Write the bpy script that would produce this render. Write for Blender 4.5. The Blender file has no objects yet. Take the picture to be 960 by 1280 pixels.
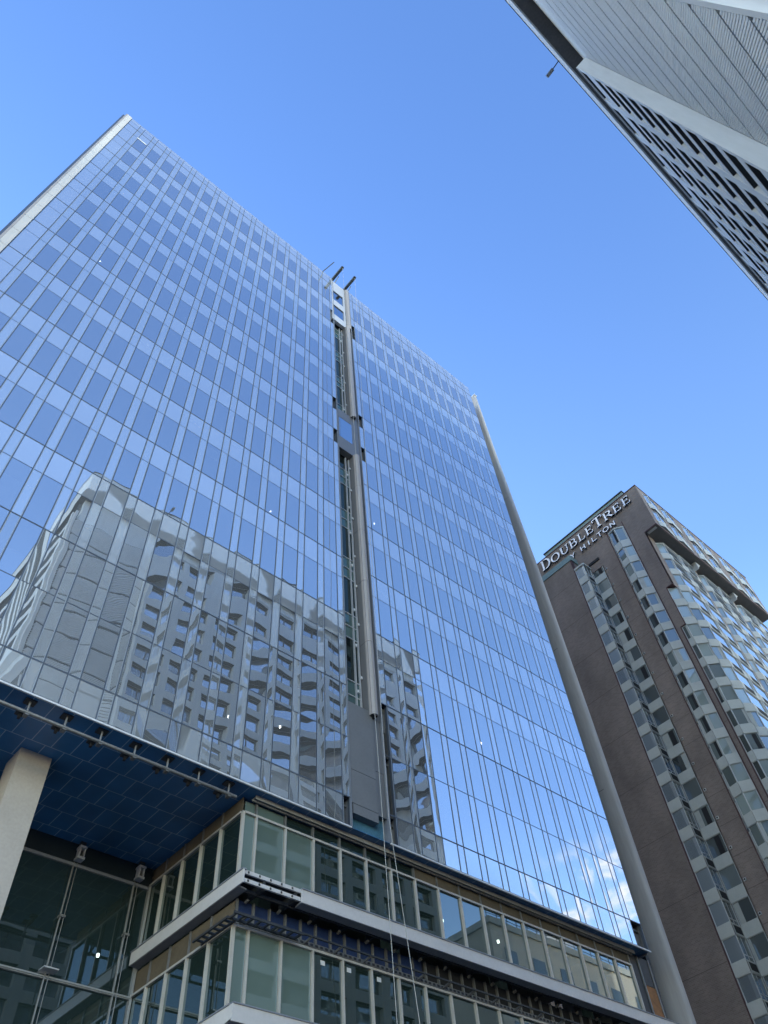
import bpy, math, random
from mathutils import Vector, Matrix
random.seed(7)
S = bpy.context.scene
COL = S.collection
V = Vector

# ------------------------------------------------------------------ camera (solved from the vanishing lines)
F_PX = 974.217
ROT = None
_r = V((0.591751818, -0.29066032, 0.670680017))
ROT = Matrix.Rotation(_r.length, 3, _r.normalized())          # world -> camera (x right, y down, z forward)
cam_d = bpy.data.cameras.new('camera')
cam_d.sensor_fit = 'VERTICAL'
cam_d.sensor_height = 36.0
cam_d.lens = F_PX / 1280.0 * 36.0
cam_d.clip_start = 0.05
cam_d.clip_end = 6000
cam = bpy.data.objects.new('camera', cam_d)
COL.objects.link(cam)
cam.matrix_world = Matrix((( ROT[0][0], -ROT[1][0], -ROT[2][0], 0),
                           ( ROT[0][1], -ROT[1][1], -ROT[2][1], 0),
                           ( ROT[0][2], -ROT[1][2], -ROT[2][2], 0),
                           (0, 0, 0, 1)))
S.camera = cam
GROUND = -1.6

def px_area(a, b, c, d):
    pts = []
    for p in (a, b, c, d):
        q = ROT @ V(p)
        if q.z < 0.1: return 0.0
        x, y = 480 + F_PX*q.x/q.z, 640 + F_PX*q.y/q.z
        pts.append((x, y))
    cx = sum(p[0] for p in pts)/4; cy = sum(p[1] for p in pts)/4
    if not (-5 < cx < 965 and -5 < cy < 1285): return 0.0
    s = 0
    for i in range(4):
        x1, y1 = pts[i]; x2, y2 = pts[(i+1) % 4]
        s += x1*y2 - x2*y1
    return abs(s)/2

# ------------------------------------------------------------------ mesh builder
class MB:
    def __init__(s):
        s.v = []; s.f = []; s.m = []; s.uv = []; s.rn = []; s.smooth = []
    def poly(s, pts, m=0, uv=None, rn=(0.5, 0.5), sm=False):
        i = len(s.v); s.v += [tuple(p) for p in pts]
        s.f.append(tuple(range(i, i+len(pts)))); s.m.append(m); s.smooth.append(sm)
        n = len(pts)
        s.uv.append(uv or ([(0, 0), (1, 0), (1, 1), (0, 1)] if n == 4 else [(0.5, 0.5)]*n))
        s.rn.append(rn)
    def box(s, x0, x1, y0, y1, z0, z1, m=0, skip=''):
        if x0 > x1: x0, x1 = x1, x0
        if y0 > y1: y0, y1 = y1, y0
        if z0 > z1: z0, z1 = z1, z0
        A = [(x0, y0, z0), (x1, y0, z0), (x1, y1, z0), (x0, y1, z0), (x0, y0, z1), (x1, y0, z1), (x1, y1, z1), (x0, y1, z1)]
        for k, q in (('f', (0, 1, 5, 4)), ('r', (1, 2, 6, 5)), ('b', (2, 3, 7, 6)), ('l', (3, 0, 4, 7)), ('t', (4, 5, 6, 7)), ('d', (3, 2, 1, 0))):
            if k in skip: continue
            s.poly([A[j] for j in q], m)
    def prism(s, prof, axis, a0, a1, m=0, caps=True, sm=False):
        """prof: list of 2-D points; axis 'x','y','z' = extrusion direction"""
        def P(p, a):
            if axis == 'x': return (a, p[0], p[1])
            if axis == 'y': return (p[0], a, p[1])
            return (p[0], p[1], a)
        n = len(prof)
        for i in range(n):
            p, q = prof[i], prof[(i+1) % n]
            s.poly([P(p, a0), P(q, a0), P(q, a1), P(p, a1)], m, sm=sm)
        if caps:
            s.poly([P(p, a0) for p in reversed(prof)], m)
            s.poly([P(p, a1) for p in prof], m)
    def tube(s, p, q, r, n=10, m=0, r2=None):
        p, q = V(p), V(q); d = (q-p).normalized()
        u = d.cross(V((0, 0, 1)))
        if u.length < 1e-3: u = V((1, 0, 0))
        u.normalize(); w = d.cross(u)
        r2 = r if r2 is None else r2
        A = [p+(u*math.cos(t)+w*math.sin(t))*r for t in [2*math.pi*k/n for k in range(n)]]
        B = [q+(u*math.cos(t)+w*math.sin(t))*r2 for t in [2*math.pi*k/n for k in range(n)]]
        for k in range(n):
            s.poly([A[k], A[(k+1) % n], B[(k+1) % n], B[k]], m, sm=True)
        s.poly(list(reversed(A)), m); s.poly(B, m)
    def bar(s, p, q, w, h, m=0):
        """square bar between two points"""
        p, q = V(p), V(q); d = (q-p).normalized()
        u = d.cross(V((0, 0, 1)))
        if u.length < 1e-3: u = V((1, 0, 0))
        u.normalize(); t = u.cross(d)
        A = [p+u*a*w/2+t*b*h/2 for a, b in ((-1, -1), (1, -1), (1, 1), (-1, 1))]
        B = [x+(q-p) for x in A]
        for k in range(4):
            s.poly([A[k], A[(k+1) % 4], B[(k+1) % 4], B[k]], m)
        s.poly(list(reversed(A)), m); s.poly(B, m)
    def build(s, name, mats, parent=None, kind=None, origin=None, label=None):
        me = bpy.data.meshes.new(name)
        me.from_pydata(s.v, [], s.f)
        if not isinstance(mats, (list, tuple)): mats = [mats]
        for x in mats: me.materials.append(x)
        me.polygons.foreach_set('material_index', s.m)
        me.polygons.foreach_set('use_smooth', s.smooth)
        a = me.uv_layers.new(name='pane'); b = me.uv_layers.new(name='rnd')
        fa = []; fb = []
        for u, r, f in zip(s.uv, s.rn, s.f):
            for k in range(len(f)):
                fa += list(u[k]); fb += list(r)
        a.data.foreach_set('uv', fa); b.data.foreach_set('uv', fb)
        me.update()
        o = bpy.data.objects.new(name, me)
        COL.objects.link(o)
        if parent is not None:
            o.parent = parent
            if parent.type == 'EMPTY': o.matrix_parent_inverse = Matrix.Translation(-parent.location)
        if kind: o['kind'] = kind
        if label: o['label'] = label
        return o

def thing(name, label, cat, loc, group=None):
    o = bpy.data.objects.new(name, None); COL.objects.link(o)
    o.empty_display_size = 0.5
    o.location = loc; o['label'] = label; o['category'] = cat
    if group: o['group'] = group
    return o
def tag(o, label, cat, group=None):
    o['label'] = label; o['category'] = cat
    if group: o['group'] = group
    return o

# ------------------------------------------------------------------ materials
def new_mat(name):
    m = bpy.data.materials.new(name); m.use_nodes = True
    nt = m.node_tree; nt.nodes.clear()
    return m, nt, nt.nodes, nt.links
def N(nt, t, **kw):
    n = nt.nodes.new(t)
    for k, v in kw.items():
        if k in n.inputs: n.inputs[k].default_value = v
        else: setattr(n, k, v)
    return n
def plain(name, col, rough=0.7, metal=0.0, var=0.25, scale=1.5, bump=0.0, streak=False, spec=0.5):
    m, nt, nd, L = new_mat(name)
    out = N(nt, 'ShaderNodeOutputMaterial'); b = N(nt, 'ShaderNodeBsdfPrincipled')
    b.inputs['Roughness'].default_value = rough; b.inputs['Metallic'].default_value = metal
    b.inputs['Specular IOR Level'].default_value = spec
    tc = N(nt, 'ShaderNodeNewGeometry')
    mp = N(nt, 'ShaderNodeMapping'); L.new(tc.outputs['Position'], mp.inputs[0])
    if streak: mp.inputs['Scale'].default_value = (1.0, 1.0, 0.12)
    ns = N(nt, 'ShaderNodeTexNoise'); ns.inputs['Scale'].default_value = scale; ns.inputs['Detail'].default_value = 5
    L.new(mp.outputs[0], ns.inputs['Vector'])
    ns2 = N(nt, 'ShaderNodeTexNoise'); ns2.inputs['Scale'].default_value = scale*9; ns2.inputs['Detail'].default_value = 3
    L.new(mp.outputs[0], ns2.inputs['Vector'])
    mx = N(nt, 'ShaderNodeMath', operation='ADD'); L.new(ns.outputs[0], mx.inputs[0]); L.new(ns2.outputs[0], mx.inputs[1])
    mr = N(nt, 'ShaderNodeMapRange'); L.new(mx.outputs[0], mr.inputs[0])
    mr.inputs[1].default_value = 0.6; mr.inputs[2].default_value = 1.4; mr.inputs[3].default_value = 1-var; mr.inputs[4].default_value = 1+var
    vm = N(nt, 'ShaderNodeVectorMath', operation='SCALE'); vm.inputs[0].default_value = col[:3]; L.new(mr.outputs[0], vm.inputs['Scale'])
    L.new(vm.outputs[0], b.inputs['Base Color'])
    if bump:
        bp = N(nt, 'ShaderNodeBump'); bp.inputs['Strength'].default_value = 0.6; bp.inputs['Distance'].default_value = bump
        L.new(ns2.outputs[0], bp.inputs['Height']); L.new(bp.outputs[0], b.inputs['Normal'])
    L.new(b.outputs[0], out.inputs[0])
    return m

def glass(name, tint=(0.2, 0.25, 0.27), transp=True, haze=0.0, hcol=(0.46, 0.48, 0.50), f0=0.5, gcol=(0.86, 0.93, 1.0), bow=0.013, tilt=0.0034, wave=0.0027, base=None, power=4.0, var=0.0, wscale=0.8):
    """coated glazing: partial mirror over tinted see-through (or over an opaque back-painted sheet)"""
    m, nt, nd, L = new_mat(name)
    out = N(nt, 'ShaderNodeOutputMaterial')
    geo = N(nt, 'ShaderNodeNewGeometry')
    uv = N(nt, 'ShaderNodeUVMap', uv_map='pane'); rn = N(nt, 'ShaderNodeUVMap', uv_map='rnd')
    su = N(nt, 'ShaderNodeSeparateXYZ'); L.new(uv.outputs[0], su.inputs[0])
    sr = N(nt, 'ShaderNodeSeparateXYZ'); L.new(rn.outputs[0], sr.inputs[0])
    def M(op, a, b):
        n = N(nt, 'ShaderNodeMath', operation=op)
        for i, x in enumerate((a, b)):
            if isinstance(x, (int, float)): n.inputs[i].default_value = x
            else: L.new(x, n.inputs[i])
        return n.outputs[0]
    u, v = su.outputs[0], su.outputs[1]; r1, r2 = sr.outputs[0], sr.outputs[1]
    # pillow: (u-.5)^2 and (v-.5)^2 with a per-pane amount, tilt per pane, roller wave
    uu = M('POWER', M('ABSOLUTE', M('SUBTRACT', u, 0.5), 0), 2.0)
    vv = M('POWER', M('ABSOLUTE', M('SUBTRACT', v, 0.5), 0), 2.0)
    h = M('MULTIPLY', M('ADD', uu, M('MULTIPLY', vv, 3.0)), M('MULTIPLY', M('SUBTRACT', r1, 0.25), bow))
    h = M('ADD', h, M('MULTIPLY', u, M('MULTIPLY', M('SUBTRACT', r2, 0.5), tilt)))
    h = M('ADD', h, M('MULTIPLY', v, M('MULTIPLY', M('SUBTRACT', r1, 0.5), tilt*2)))
    ns = N(nt, 'ShaderNodeTexNoise'); ns.inputs['Scale'].default_value = wscale; ns.inputs['Detail'].default_value = 1
    cmb = N(nt, 'ShaderNodeCombineXYZ'); L.new(M('MULTIPLY', r1, 50), cmb.inputs[0]); L.new(M('MULTIPLY', r2, 50), cmb.inputs[1])
    va = N(nt, 'ShaderNodeVectorMath', operation='ADD'); L.new(geo.outputs['Position'], va.inputs[0]); L.new(cmb.outputs[0], va.inputs[1])
    L.new(va.outputs[0], ns.inputs['Vector'])
    h = M('ADD', h, M('MULTIPLY', ns.outputs[0], wave))
    bp = N(nt, 'ShaderNodeBump'); bp.inputs['Strength'].default_value = 1.0; bp.inputs['Distance'].default_value = 1.0
    L.new(h, bp.inputs['Height'])
    gl = N(nt, 'ShaderNodeBsdfGlossy'); gl.inputs['Roughness'].default_value = 0.0
    gl.inputs['Color'].default_value = (*gcol, 1); L.new(bp.outputs[0], gl.inputs['Normal'])
    if transp:
        ba = N(nt, 'ShaderNodeBsdfTransparent'); ba.inputs['Color'].default_value = (*tint, 1)
        if haze:      # diffuse veil painted in for interior light; also tints podium and lobby panes
            df = N(nt, 'ShaderNodeBsdfDiffuse'); df.inputs['Color'].default_value = (*hcol, 1)
            hm = N(nt, 'ShaderNodeMixShader'); hm.inputs[0].default_value = haze
            L.new(ba.outputs[0], hm.inputs[1]); L.new(df.outputs[0], hm.inputs[2]); ba = hm
    else:
        ba = N(nt, 'ShaderNodeBsdfDiffuse')
        sc = N(nt, 'ShaderNodeVectorMath', operation='SCALE'); sc.inputs[0].default_value = base
        L.new(M('ADD', M('MULTIPLY', r2, 2*var), 1-var), sc.inputs['Scale'])
        L.new(sc.outputs[0], ba.inputs['Color'])
    dt = N(nt, 'ShaderNodeVectorMath', operation='DOT_PRODUCT')
    L.new(geo.outputs['Normal'], dt.inputs[0]); L.new(geo.outputs['Incoming'], dt.inputs[1])
    c = M('ABSOLUTE', dt.outputs['Value'], 0)
    fr = M('ADD', M('MULTIPLY', M('POWER', M('SUBTRACT', 1.0, c), power), 1-f0), f0)
    mx = N(nt, 'ShaderNodeMixShader'); L.new(fr, mx.inputs[0]); L.new(ba.outputs[0], mx.inputs[1]); L.new(gl.outputs[0], mx.inputs[2])
    L.new(mx.outputs[0], out.inputs[0])
    return m

def brick(name, c1, c2, mort, bw, bh, ms=0.012, rough=0.85, use='xy', offset=0.5, big=0.15, bump=0.01):
    m, nt, nd, L = new_mat(name)
    out = N(nt, 'ShaderNodeOutputMaterial'); b = N(nt, 'ShaderNodeBsdfPrincipled'); b.inputs['Roughness'].default_value = rough
    g = N(nt, 'ShaderNodeNewGeometry'); sp = N(nt, 'ShaderNodeSeparateXYZ'); L.new(g.outputs['Position'], sp.inputs[0])
    cb = N(nt, 'ShaderNodeCombineXYZ')
    if use == 'xy':      # wall: along = x+y, up = z
        ad = N(nt, 'ShaderNodeMath', operation='ADD'); L.new(sp.outputs[0], ad.inputs[0]); L.new(sp.outputs[1], ad.inputs[1])
        L.new(ad.outputs[0], cb.inputs[0]); L.new(sp.outputs[2], cb.inputs[1])
    else:                # horizontal sheet
        L.new(sp.outputs[0], cb.inputs[0]); L.new(sp.outputs[1], cb.inputs[1])
    t = N(nt, 'ShaderNodeTexBrick'); L.new(cb.outputs[0], t.inputs['Vector'])
    t.offset = offset
    t.inputs['Color1'].default_value = (*c1, 1); t.inputs['Color2'].default_value = (*c2, 1); t.inputs['Mortar'].default_value = (*mort, 1)
    t.inputs['Scale'].default_value = 1.0; t.inputs['Mortar Size'].default_value = ms; t.inputs['Brick Width'].default_value = bw; t.inputs['Row Height'].default_value = bh
    t.inputs['Mortar Smooth'].default_value = 0.1
    ns = N(nt, 'ShaderNodeTexNoise'); ns.inputs['Scale'].default_value = 0.45; ns.inputs['Detail'].default_value = 6
    mp = N(nt, 'ShaderNodeMapping'); mp.inputs['Scale'].default_value = (1, 1, 0.5); L.new(g.outputs['Position'], mp.inputs[0]); L.new(mp.outputs[0], ns.inputs['Vector'])
    mr = N(nt, 'ShaderNodeMapRange'); L.new(ns.outputs[0], mr.inputs[0]); mr.inputs[1].default_value = 0.3; mr.inputs[2].default_value = 0.7
    mr.inputs[3].default_value = 1-big; mr.inputs[4].default_value = 1+big
    vm = N(nt, 'ShaderNodeVectorMath', operation='SCALE'); L.new(t.outputs['Color'], vm.inputs[0]); L.new(mr.outputs[0], vm.inputs['Scale'])
    L.new(vm.outputs[0], b.inputs['Base Color'])
    if bump:
        bp = N(nt, 'ShaderNodeBump'); bp.invert = True; bp.inputs['Strength'].default_value = 0.5; bp.inputs['Distance'].default_value = bump
        L.new(t.outputs['Fac'], bp.inputs['Height']); L.new(bp.outputs[0], b.inputs['Normal'])
    L.new(b.outputs[0], out.inputs[0])
    return m

def emit(name, col, st):
    m, nt, nd, L = new_mat(name)
    out = N(nt, 'ShaderNodeOutputMaterial'); e = N(nt, 'ShaderNodeEmission'); e.inputs[0].default_value = (*col, 1); e.inputs[1].default_value = st
    L.new(e.outputs[0], out.inputs[0]); return m

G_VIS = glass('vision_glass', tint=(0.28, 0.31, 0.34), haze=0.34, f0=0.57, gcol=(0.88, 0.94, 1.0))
G_SPA = glass('spandrel_glass', transp=False, base=(0.42, 0.46, 0.52), f0=0.56, gcol=(0.88, 0.94, 1.0), var=0.04)
G_LOW = glass('low_glass', transp=False, base=(0.28, 0.30, 0.32), f0=0.52, gcol=(0.88, 0.94, 1.0), var=0.3, bow=0.014)
G_POD2 = glass('teal_glass', transp=False, base=(0.13, 0.18, 0.16), f0=0.24, gcol=(0.86, 0.97, 0.96), power=4.0, bow=0.002, tilt=0.003, wave=0.0008, var=.15)
G_NAR = glass('narrow_spandrel_glass', transp=False, base=(0.38, 0.42, 0.475), f0=0.56, gcol=(0.88, 0.94, 1.0), bow=0.005, var=0.04)
G_PAR = glass('parapet_glass', transp=False, base=(0.50, 0.53, 0.57), f0=0.5, gcol=(0.84, 0.92, 1.0), var=0.1)
G_POD = glass('podium_glass', tint=(0.25, 0.33, 0.31), haze=0.4, hcol=(0.035, 0.06, 0.052), f0=0.17, gcol=(0.86, 0.97, 0.96), power=4.0, bow=0.002, tilt=0.003, wave=0.0008)
G_LOB = glass('lobby_glass', tint=(0.30, 0.40, 0.40), haze=0.45, hcol=(0.035, 0.062, 0.062), f0=0.12, gcol=(0.85, 0.95, 1.0), power=4.0, bow=0.002, tilt=0.004, wave=0.0008)
G_SLOT = glass('slot_glass', transp=False, base=(0.05, 0.085, 0.08), f0=0.10, gcol=(0.8, 1.0, 0.92), power=5.0, bow=0.002)
G_SLOTD = glass('slot_dark_glass', transp=False, base=(0.012, 0.016, 0.017), f0=0.05, gcol=(0.8, 1.0, 0.92), power=5.0, bow=0.002)
G_PORT = glass('portal_glass', tint=(0.2, 0.25, 0.3), f0=0.6, bow=0.001, tilt=0.001, wave=0.0004)
G_REAR = glass('rear_window_glass', transp=False, base=(0.12, 0.14, 0.17), f0=0.30, gcol=(0.9, 0.96, 1.0), var=0.9, bow=0.002, tilt=0.006, wave=0.0006)
G_HOT = glass('hotel_window_glass', transp=False, base=(0.20, 0.235, 0.225), f0=0.16, gcol=(0.92, 0.97, 1.0), var=0.6, bow=0.003, tilt=0.006, wave=0.0006)
G_HOTD = glass('hotel_dark_glass', transp=False, base=(0.09, 0.105, 0.105), f0=0.12, gcol=(0.92, 0.97, 1.0), var=0.6, bow=0.003, tilt=0.01, wave=0.0006)
G_HOTB = glass('hotel_bright_glass', transp=False, base=(0.26, 0.30, 0.33), f0=0.48, gcol=(0.92, 0.97, 1.0), var=0.25, bow=0.003, tilt=0.006, wave=0.0006)
G_HOTF = glass('hotel_front_glass', transp=False, base=(0.30, 0.34, 0.38), f0=0.55, gcol=(0.92, 0.97, 1.0), var=0.3, bow=0.002, tilt=0.006, wave=0.0006, power=3.0)

MULL = plain('dark_mullion', (0.085, 0.105, 0.14), 0.45, 0.3, 0.1)
LIGHTMETAL = plain('light_metal', (0.46, 0.47, 0.50), 0.42, 0.15, 0.08, 3)
TRIMWHITE = plain('white_trim', (0.62, 0.63, 0.64), 0.5, 0.1, 0.08, 3)
CREAM = plain('cream_mullion', (0.46, 0.435, 0.40), 0.40, 0.15, 0.10, 3)
FINMETAL = plain('grey_fin_metal', (0.36, 0.35, 0.35), 0.65, 0.05, 0.14, 0.7, streak=True)
BEIGE = plain('beige_panel', (0.56, 0.53, 0.49), 0.5, 0.05, 0.08, 1.0, streak=True)
BLADE = plain('grey_blade', (0.17, 0.17, 0.175), 0.45, 0.3, 0.08, 1.0, streak=True)
NOSE = plain('brushed_nose', (0.34, 0.31, 0.295), 0.55, 0.15, 0.08, 1.2, streak=True)
COVER = plain('cover_panel', (0.155, 0.16, 0.17), 0.55, 0.1, 0.10, 1.2)
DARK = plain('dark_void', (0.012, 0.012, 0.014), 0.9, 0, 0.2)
STEEL = plain('dark_steel', (0.035, 0.038, 0.045), 0.6, 0.2, 0.35, 4)
GALV = plain('galvanised', (0.20, 0.20, 0.20), 0.45, 0.5, 0.30, 6)
FASCIA = plain('fascia_metal', (0.55, 0.53, 0.53), 0.45, 0.1, 0.07, 1.0)
FASCIAEDGE = plain('fascia_edge', (0.20, 0.215, 0.25), 0.5, 0.2, 0.15, 2)
SOFF = brick('blue_soffit', (0.026, 0.115, 0.26), (0.036, 0.145, 0.31), (0.27, 0.37, 0.47), 0.65, 1.0, 0.014, 0.34, use='flat', offset=0.28, big=0.35, bump=0)
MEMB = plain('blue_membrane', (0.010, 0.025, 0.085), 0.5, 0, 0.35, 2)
MEMBL = plain('pale_blue_membrane', (0.06, 0.17, 0.26), 0.5, 0, 0.35, 2)
PLY = plain('plywood', (0.10, 0.078, 0.052), 0.8, 0, 0.25, 2.5)
PLYO = plain('orange_plywood', (0.30, 0.14, 0.055), 0.8, 0, 0.40, 4)
HEADER = plain('header_board', (0.26, 0.25, 0.24), 0.7, 0.0, 0.25, 2)
CONC = plain('concrete_column', (0.37, 0.335, 0.305), 0.8, 0, 0.12, 1.2, bump=0.004)
SLAB = plain('slab', (0.16, 0.16, 0.16), 0.9, 0, 0.2)
CORE = plain('core_wall', (0.09, 0.095, 0.10), 0.9, 0, 0.3, 0.4)
LOBINT = plain('lobby_interior', (0.10, 0.12, 0.12), 0.9, 0, 0.35, 0.5)
REAR = plain('rear_concrete', (0.52, 0.55, 0.57), 0.8, 0, 0.09, 0.6, bump=0.004, streak=True)
REARL = plain('rear_pale_concrete', (0.50, 0.52, 0.53), 0.75, 0, 0.08, 0.7, streak=True)
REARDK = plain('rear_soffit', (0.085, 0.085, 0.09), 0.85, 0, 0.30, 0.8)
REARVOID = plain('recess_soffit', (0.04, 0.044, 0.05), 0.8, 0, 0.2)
RIB = plain('rib_concrete', (0.56, 0.58, 0.59), 0.8, 0, 0.10, 0.8)
RIBBACK = plain('rib_joint', (0.13, 0.14, 0.155), 0.9, 0, 0.2)
BRICK = brick('brown_brick', (0.205, 0.158, 0.138), (0.150, 0.116, 0.102), (0.205, 0.172, 0.155), 0.27, 0.085, 0.012, big=0.20)
BRICKT = plain('maroon_trim', (0.055, 0.022, 0.024), 0.7, 0, 0.2)
HPALE = plain('pale_spandrel', (0.40, 0.41, 0.39), 0.65, 0, 0.10, 1.5)
HFRAME = plain('pale_frame', (0.42, 0.43, 0.43), 0.5, 0.1, 0.1)
HCAP = plain('green_metal_cap', (0.17, 0.23, 0.225), 0.5, 0.2, 0.12, 1.0)
HSOFF = plain('hotel_soffit', (0.11, 0.11, 0.105), 0.85, 0, 0.2)
SIGNW = plain('sign_white', (0.86, 0.83, 0.88), 0.4, 0, 0.04)
SIGNB = plain('sign_return', (0.03, 0.03, 0.035), 0.5, 0, 0.1)
RODM = plain('lobby_metal', (0.30, 0.31, 0.32), 0.45, 0.3, 0.1, 3)
DRAPE = plain('window_drape', (0.34, 0.35, 0.335), 0.9, 0, 0.1, 4)
JOINT = plain('brick_joint', (0.085, 0.068, 0.063), 0.9, 0, 0.3, 3)
LOBDARK = plain('lobby_dark_panel', (0.012, 0.02, 0.026), 0.35, 0, 0.2, 1)
STRIP = plain('edge_strip', (0.27, 0.30, 0.34), 0.5, 0.1, 0.05)
ROPE = plain('pale_rope', (0.38, 0.38, 0.37), 0.8, 0, 0.1)
DAVIT = plain('davit_grey', (0.125, 0.14, 0.135), 0.5, 0.3, 0.15, 3)
LAMP = emit('lamp_glow', (1.0, 0.97, 0.9), 9.0)
ASPH = plain('asphalt', (0.05, 0.05, 0.052), 0.9, 0, 0.2, 1.0, bump=0.004)
PAVE = brick('pavement_slabs', (0.30, 0.29, 0.28), (0.26, 0.255, 0.25), (0.15, 0.15, 0.15), 0.6, 0.6, 0.01, 0.85, use='flat')
LINE = plain('line_paint', (0.75, 0.75, 0.72), 0.7, 0, 0.1)
GRND = plain('ground_concrete', (0.22, 0.215, 0.21), 0.9, 0, 0.2, 0.2)

R2 = lambda: (random.random(), random.random())

# =================================================================== GROUND
def struct(name, mb, m):
    o = mb.build(name, m); o['kind'] = 'structure'; return o
b = MB(); b.poly([(-3000, -3000, GROUND-0.13), (3000, -3000, GROUND-0.13), (3000, 3000, GROUND-0.13), (-3000, 3000, GROUND-0.13)]); struct('ground', b, GRND)
b = MB(); b.poly([(-400, 2.0, GROUND-0.126), (400, 2.0, GROUND-0.126), (400, 13.0, GROUND-0.126), (-400, 13.0, GROUND-0.126)]); struct('road', b, ASPH)
b = MB(); b.box(-400, 400, -5.9, 2.0, GROUND-0.2, GROUND); b.box(-400, 400, 13.0, 20.5, GROUND-0.2, GROUND); struct('pavement', b, PAVE)
b = MB()
for k in range(-30, 31): b.poly([(k*6, 7.4, GROUND-0.122), (k*6+2.5, 7.4, GROUND-0.122), (k*6+2.5, 7.55, GROUND-0.122), (k*6, 7.55, GROUND-0.122)])
struct('road_markings', b, LINE)

# =================================================================== GLASS TOWER
D = 20.0
TOP = 71.8
tower = thing('glass_tower', 'tall blue mirror-glass tower under construction above a glass podium', 'tower', (15.5, 28, GROUND))
ZK = [22.70+4.30*k for k in range(12)]           # thick transoms
rows = [(16.02, 17.2, 'sp'), (17.2, 19.96, 'vi'), (19.96, 22.70, 'vi')]
for k in range(11):
    rows += [(ZK[k], ZK[k]+2.70, 'vi'), (ZK[k]+2.70, ZK[k+1], 'sp')]
rows += [(ZK[11], 71.12, 'sp'), (71.12, 71.72, 'par')]
thick = [17.2]+ZK
cols = [(-3.80, -2.97, 'edge')]
for k in range(17):
    a = -2.97+1.239*k
    cols.append((a, min(a+0.42, 17.25), 'n'))
    if k < 16: cols.append((a+0.42, a+1.239, 'w'))
colsR = []
for k in range(13):
    a = 19.20+1.24*k
    colsR += [(a, a+0.41, 'n'), (a+0.41, a+1.24, 'w')]
OPEN = [(16.9, 47.6), (16.9, 43.5), (16.9, 63.9), (16.9, 16.5), (19.3, 47.6), (19.3, 43.5), (19.3, 63.9), (19.3, 16.5), (35.0, 16.5), (19.3, 18.5), (19.3, 21)]
panes = {'window_pane': [], 'spandrel_panel': [], 'narrow_pane': [], 'parapet_pane': []}
holes = []
for (x0, x1, t) in cols+colsR:
    for (z0, z1, r) in rows:
        hole = any(x0 <= hx < x1 and z0 <= hz < z1 for hx, hz in OPEN)
        if hole:
            holes.append((x0, x1, z0, z1)); continue
        g = 0.022
        q = [(x0+g, D, z0+g), (x1-g, D, z0+g), (x1-g, D, z1-g), (x0+g, D, z1-g)]
        if r == 'par': kind, mat = 'parapet_pane', G_PAR
        elif t == 'n': kind, mat = 'narrow_pane', (G_LOW if z1 < 22.8 else G_NAR)
        elif r == 'vi' and t == 'w': kind, mat = 'window_pane', G_VIS
        else: kind, mat = 'spandrel_panel', (G_LOW if z1 < 17.3 else G_SPA)
        panes[kind].append((px_area(*q), q, mat))
for kind, lst in panes.items():
    lst.sort(key=lambda e: -e[0])
    for e in lst[:95]:
        b = MB(); b.poly(e[1], 0, rn=R2()); b.build(kind, e[2], tower)
    if lst[95:]:
        b = MB(); mats = list({id(e[2]): e[2] for e in lst[95:]}.values())
        for e in lst[95:]: b.poly(e[1], mats.index(e[2]), rn=R2())
        b.build(kind+'s_further_up', mats, tower, kind='stuff')
# grid of mullions and transoms
b = MB()
for cset in (cols, colsR):
    xs = sorted({round(c[0], 3) for c in cset} | {round(cset[-1][1], 3)})
    X0, X1 = xs[0], xs[-1]
    zs = sorted({round(r[0], 3) for r in rows} | {round(rows[-1][1], 3)})
    for x in xs: b.box(x-0.022, x+0.022, D+0.004, D+0.16, 16.0, 71.7)
    for z in zs:
        if any(abs(z-t) < 0.01 for t in thick): b.box(X0, X1, D-0.012, D+0.003, z-0.024, z+0.024)
        else: b.box(X0, X1, D-0.003, D+0.003, z-0.016, z+0.016)
b.build('mullion_grid', MULL, tower)
# pale edge strips of the narrow panels
b = MB()
for cset in (cols, colsR):
    for c in cset:
        if c[2] != 'n': continue
        for xa in (c[0]+.024, c[1]-.050):
            b.box(xa, xa+.022, D-.006, D-.002, 16.03, 71.1)
b.build('edge_strips', STRIP, tower)
# parapet rail along the roof edge
b = MB(); b.box(-3.8, 17.2, D+.002, D+0.12, 71.75, 71.8); b.box(19.2, 35.35, D+.002, D+0.12, 71.75, 71.8)
b.build('roof_rail', LIGHTMETAL, tower)
# open sockets where a panel is still missing
for (x0, x1, z0, z1) in holes:
    b = MB()
    y1 = D+0.55
    b.poly([(x0, y1, z0), (x1, y1, z0), (x1, y1, z1), (x0, y1, z1)], 0)
    b.poly([(x0+0.003, D+.17, z0), (x0+0.003, y1, z0), (x0+0.003, y1, z1), (x0+0.003, D+.17, z1)], 1)
    b.poly([(x1-0.003, y1, z0), (x1-0.003, D+.17, z0), (x1-0.003, D+.17, z1), (x1-0.003, y1, z1)], 1)
    b.poly([(x0, D+.17, z1-0.003), (x0, y1, z1-0.003), (x1, y1, z1-0.003), (x1, D+.17, z1-0.003)], 0)
    b.poly([(x0, D+.17, z0+0.003), (x1, D+.17, z0+0.003), (x1, y1, z0+0.003), (x0, y1, z0+0.003)], 0)
    b.box(x0+0.12, x0+0.24, D+0.2, D+0.3, z0+0.02, z1-0.02, 1)
    b.box(x0+0.02, x1-0.02, D+0.22, D+0.28, z1-0.3, z1-0.22, 1)
    b.build('open_socket', [STEEL, GALV], tower)
for (x0, x1, z0, z1) in ((4.25, 4.95, 44.9, 45.6), (5.5, 6.15, 44.3, 45.5), (1.2, 1.9, 23.0, 24.6), (2.45, 3.1, 20.2, 21.2), (8.7, 9.4, 33.2, 34.0), (24.6, 25.3, 37.0, 38.2)):
    b = MB(); b.box(x0, x1, D+.18, D+.2, z0, z1); b.build('roller_blind', TRIMWHITE, tower)
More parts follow.
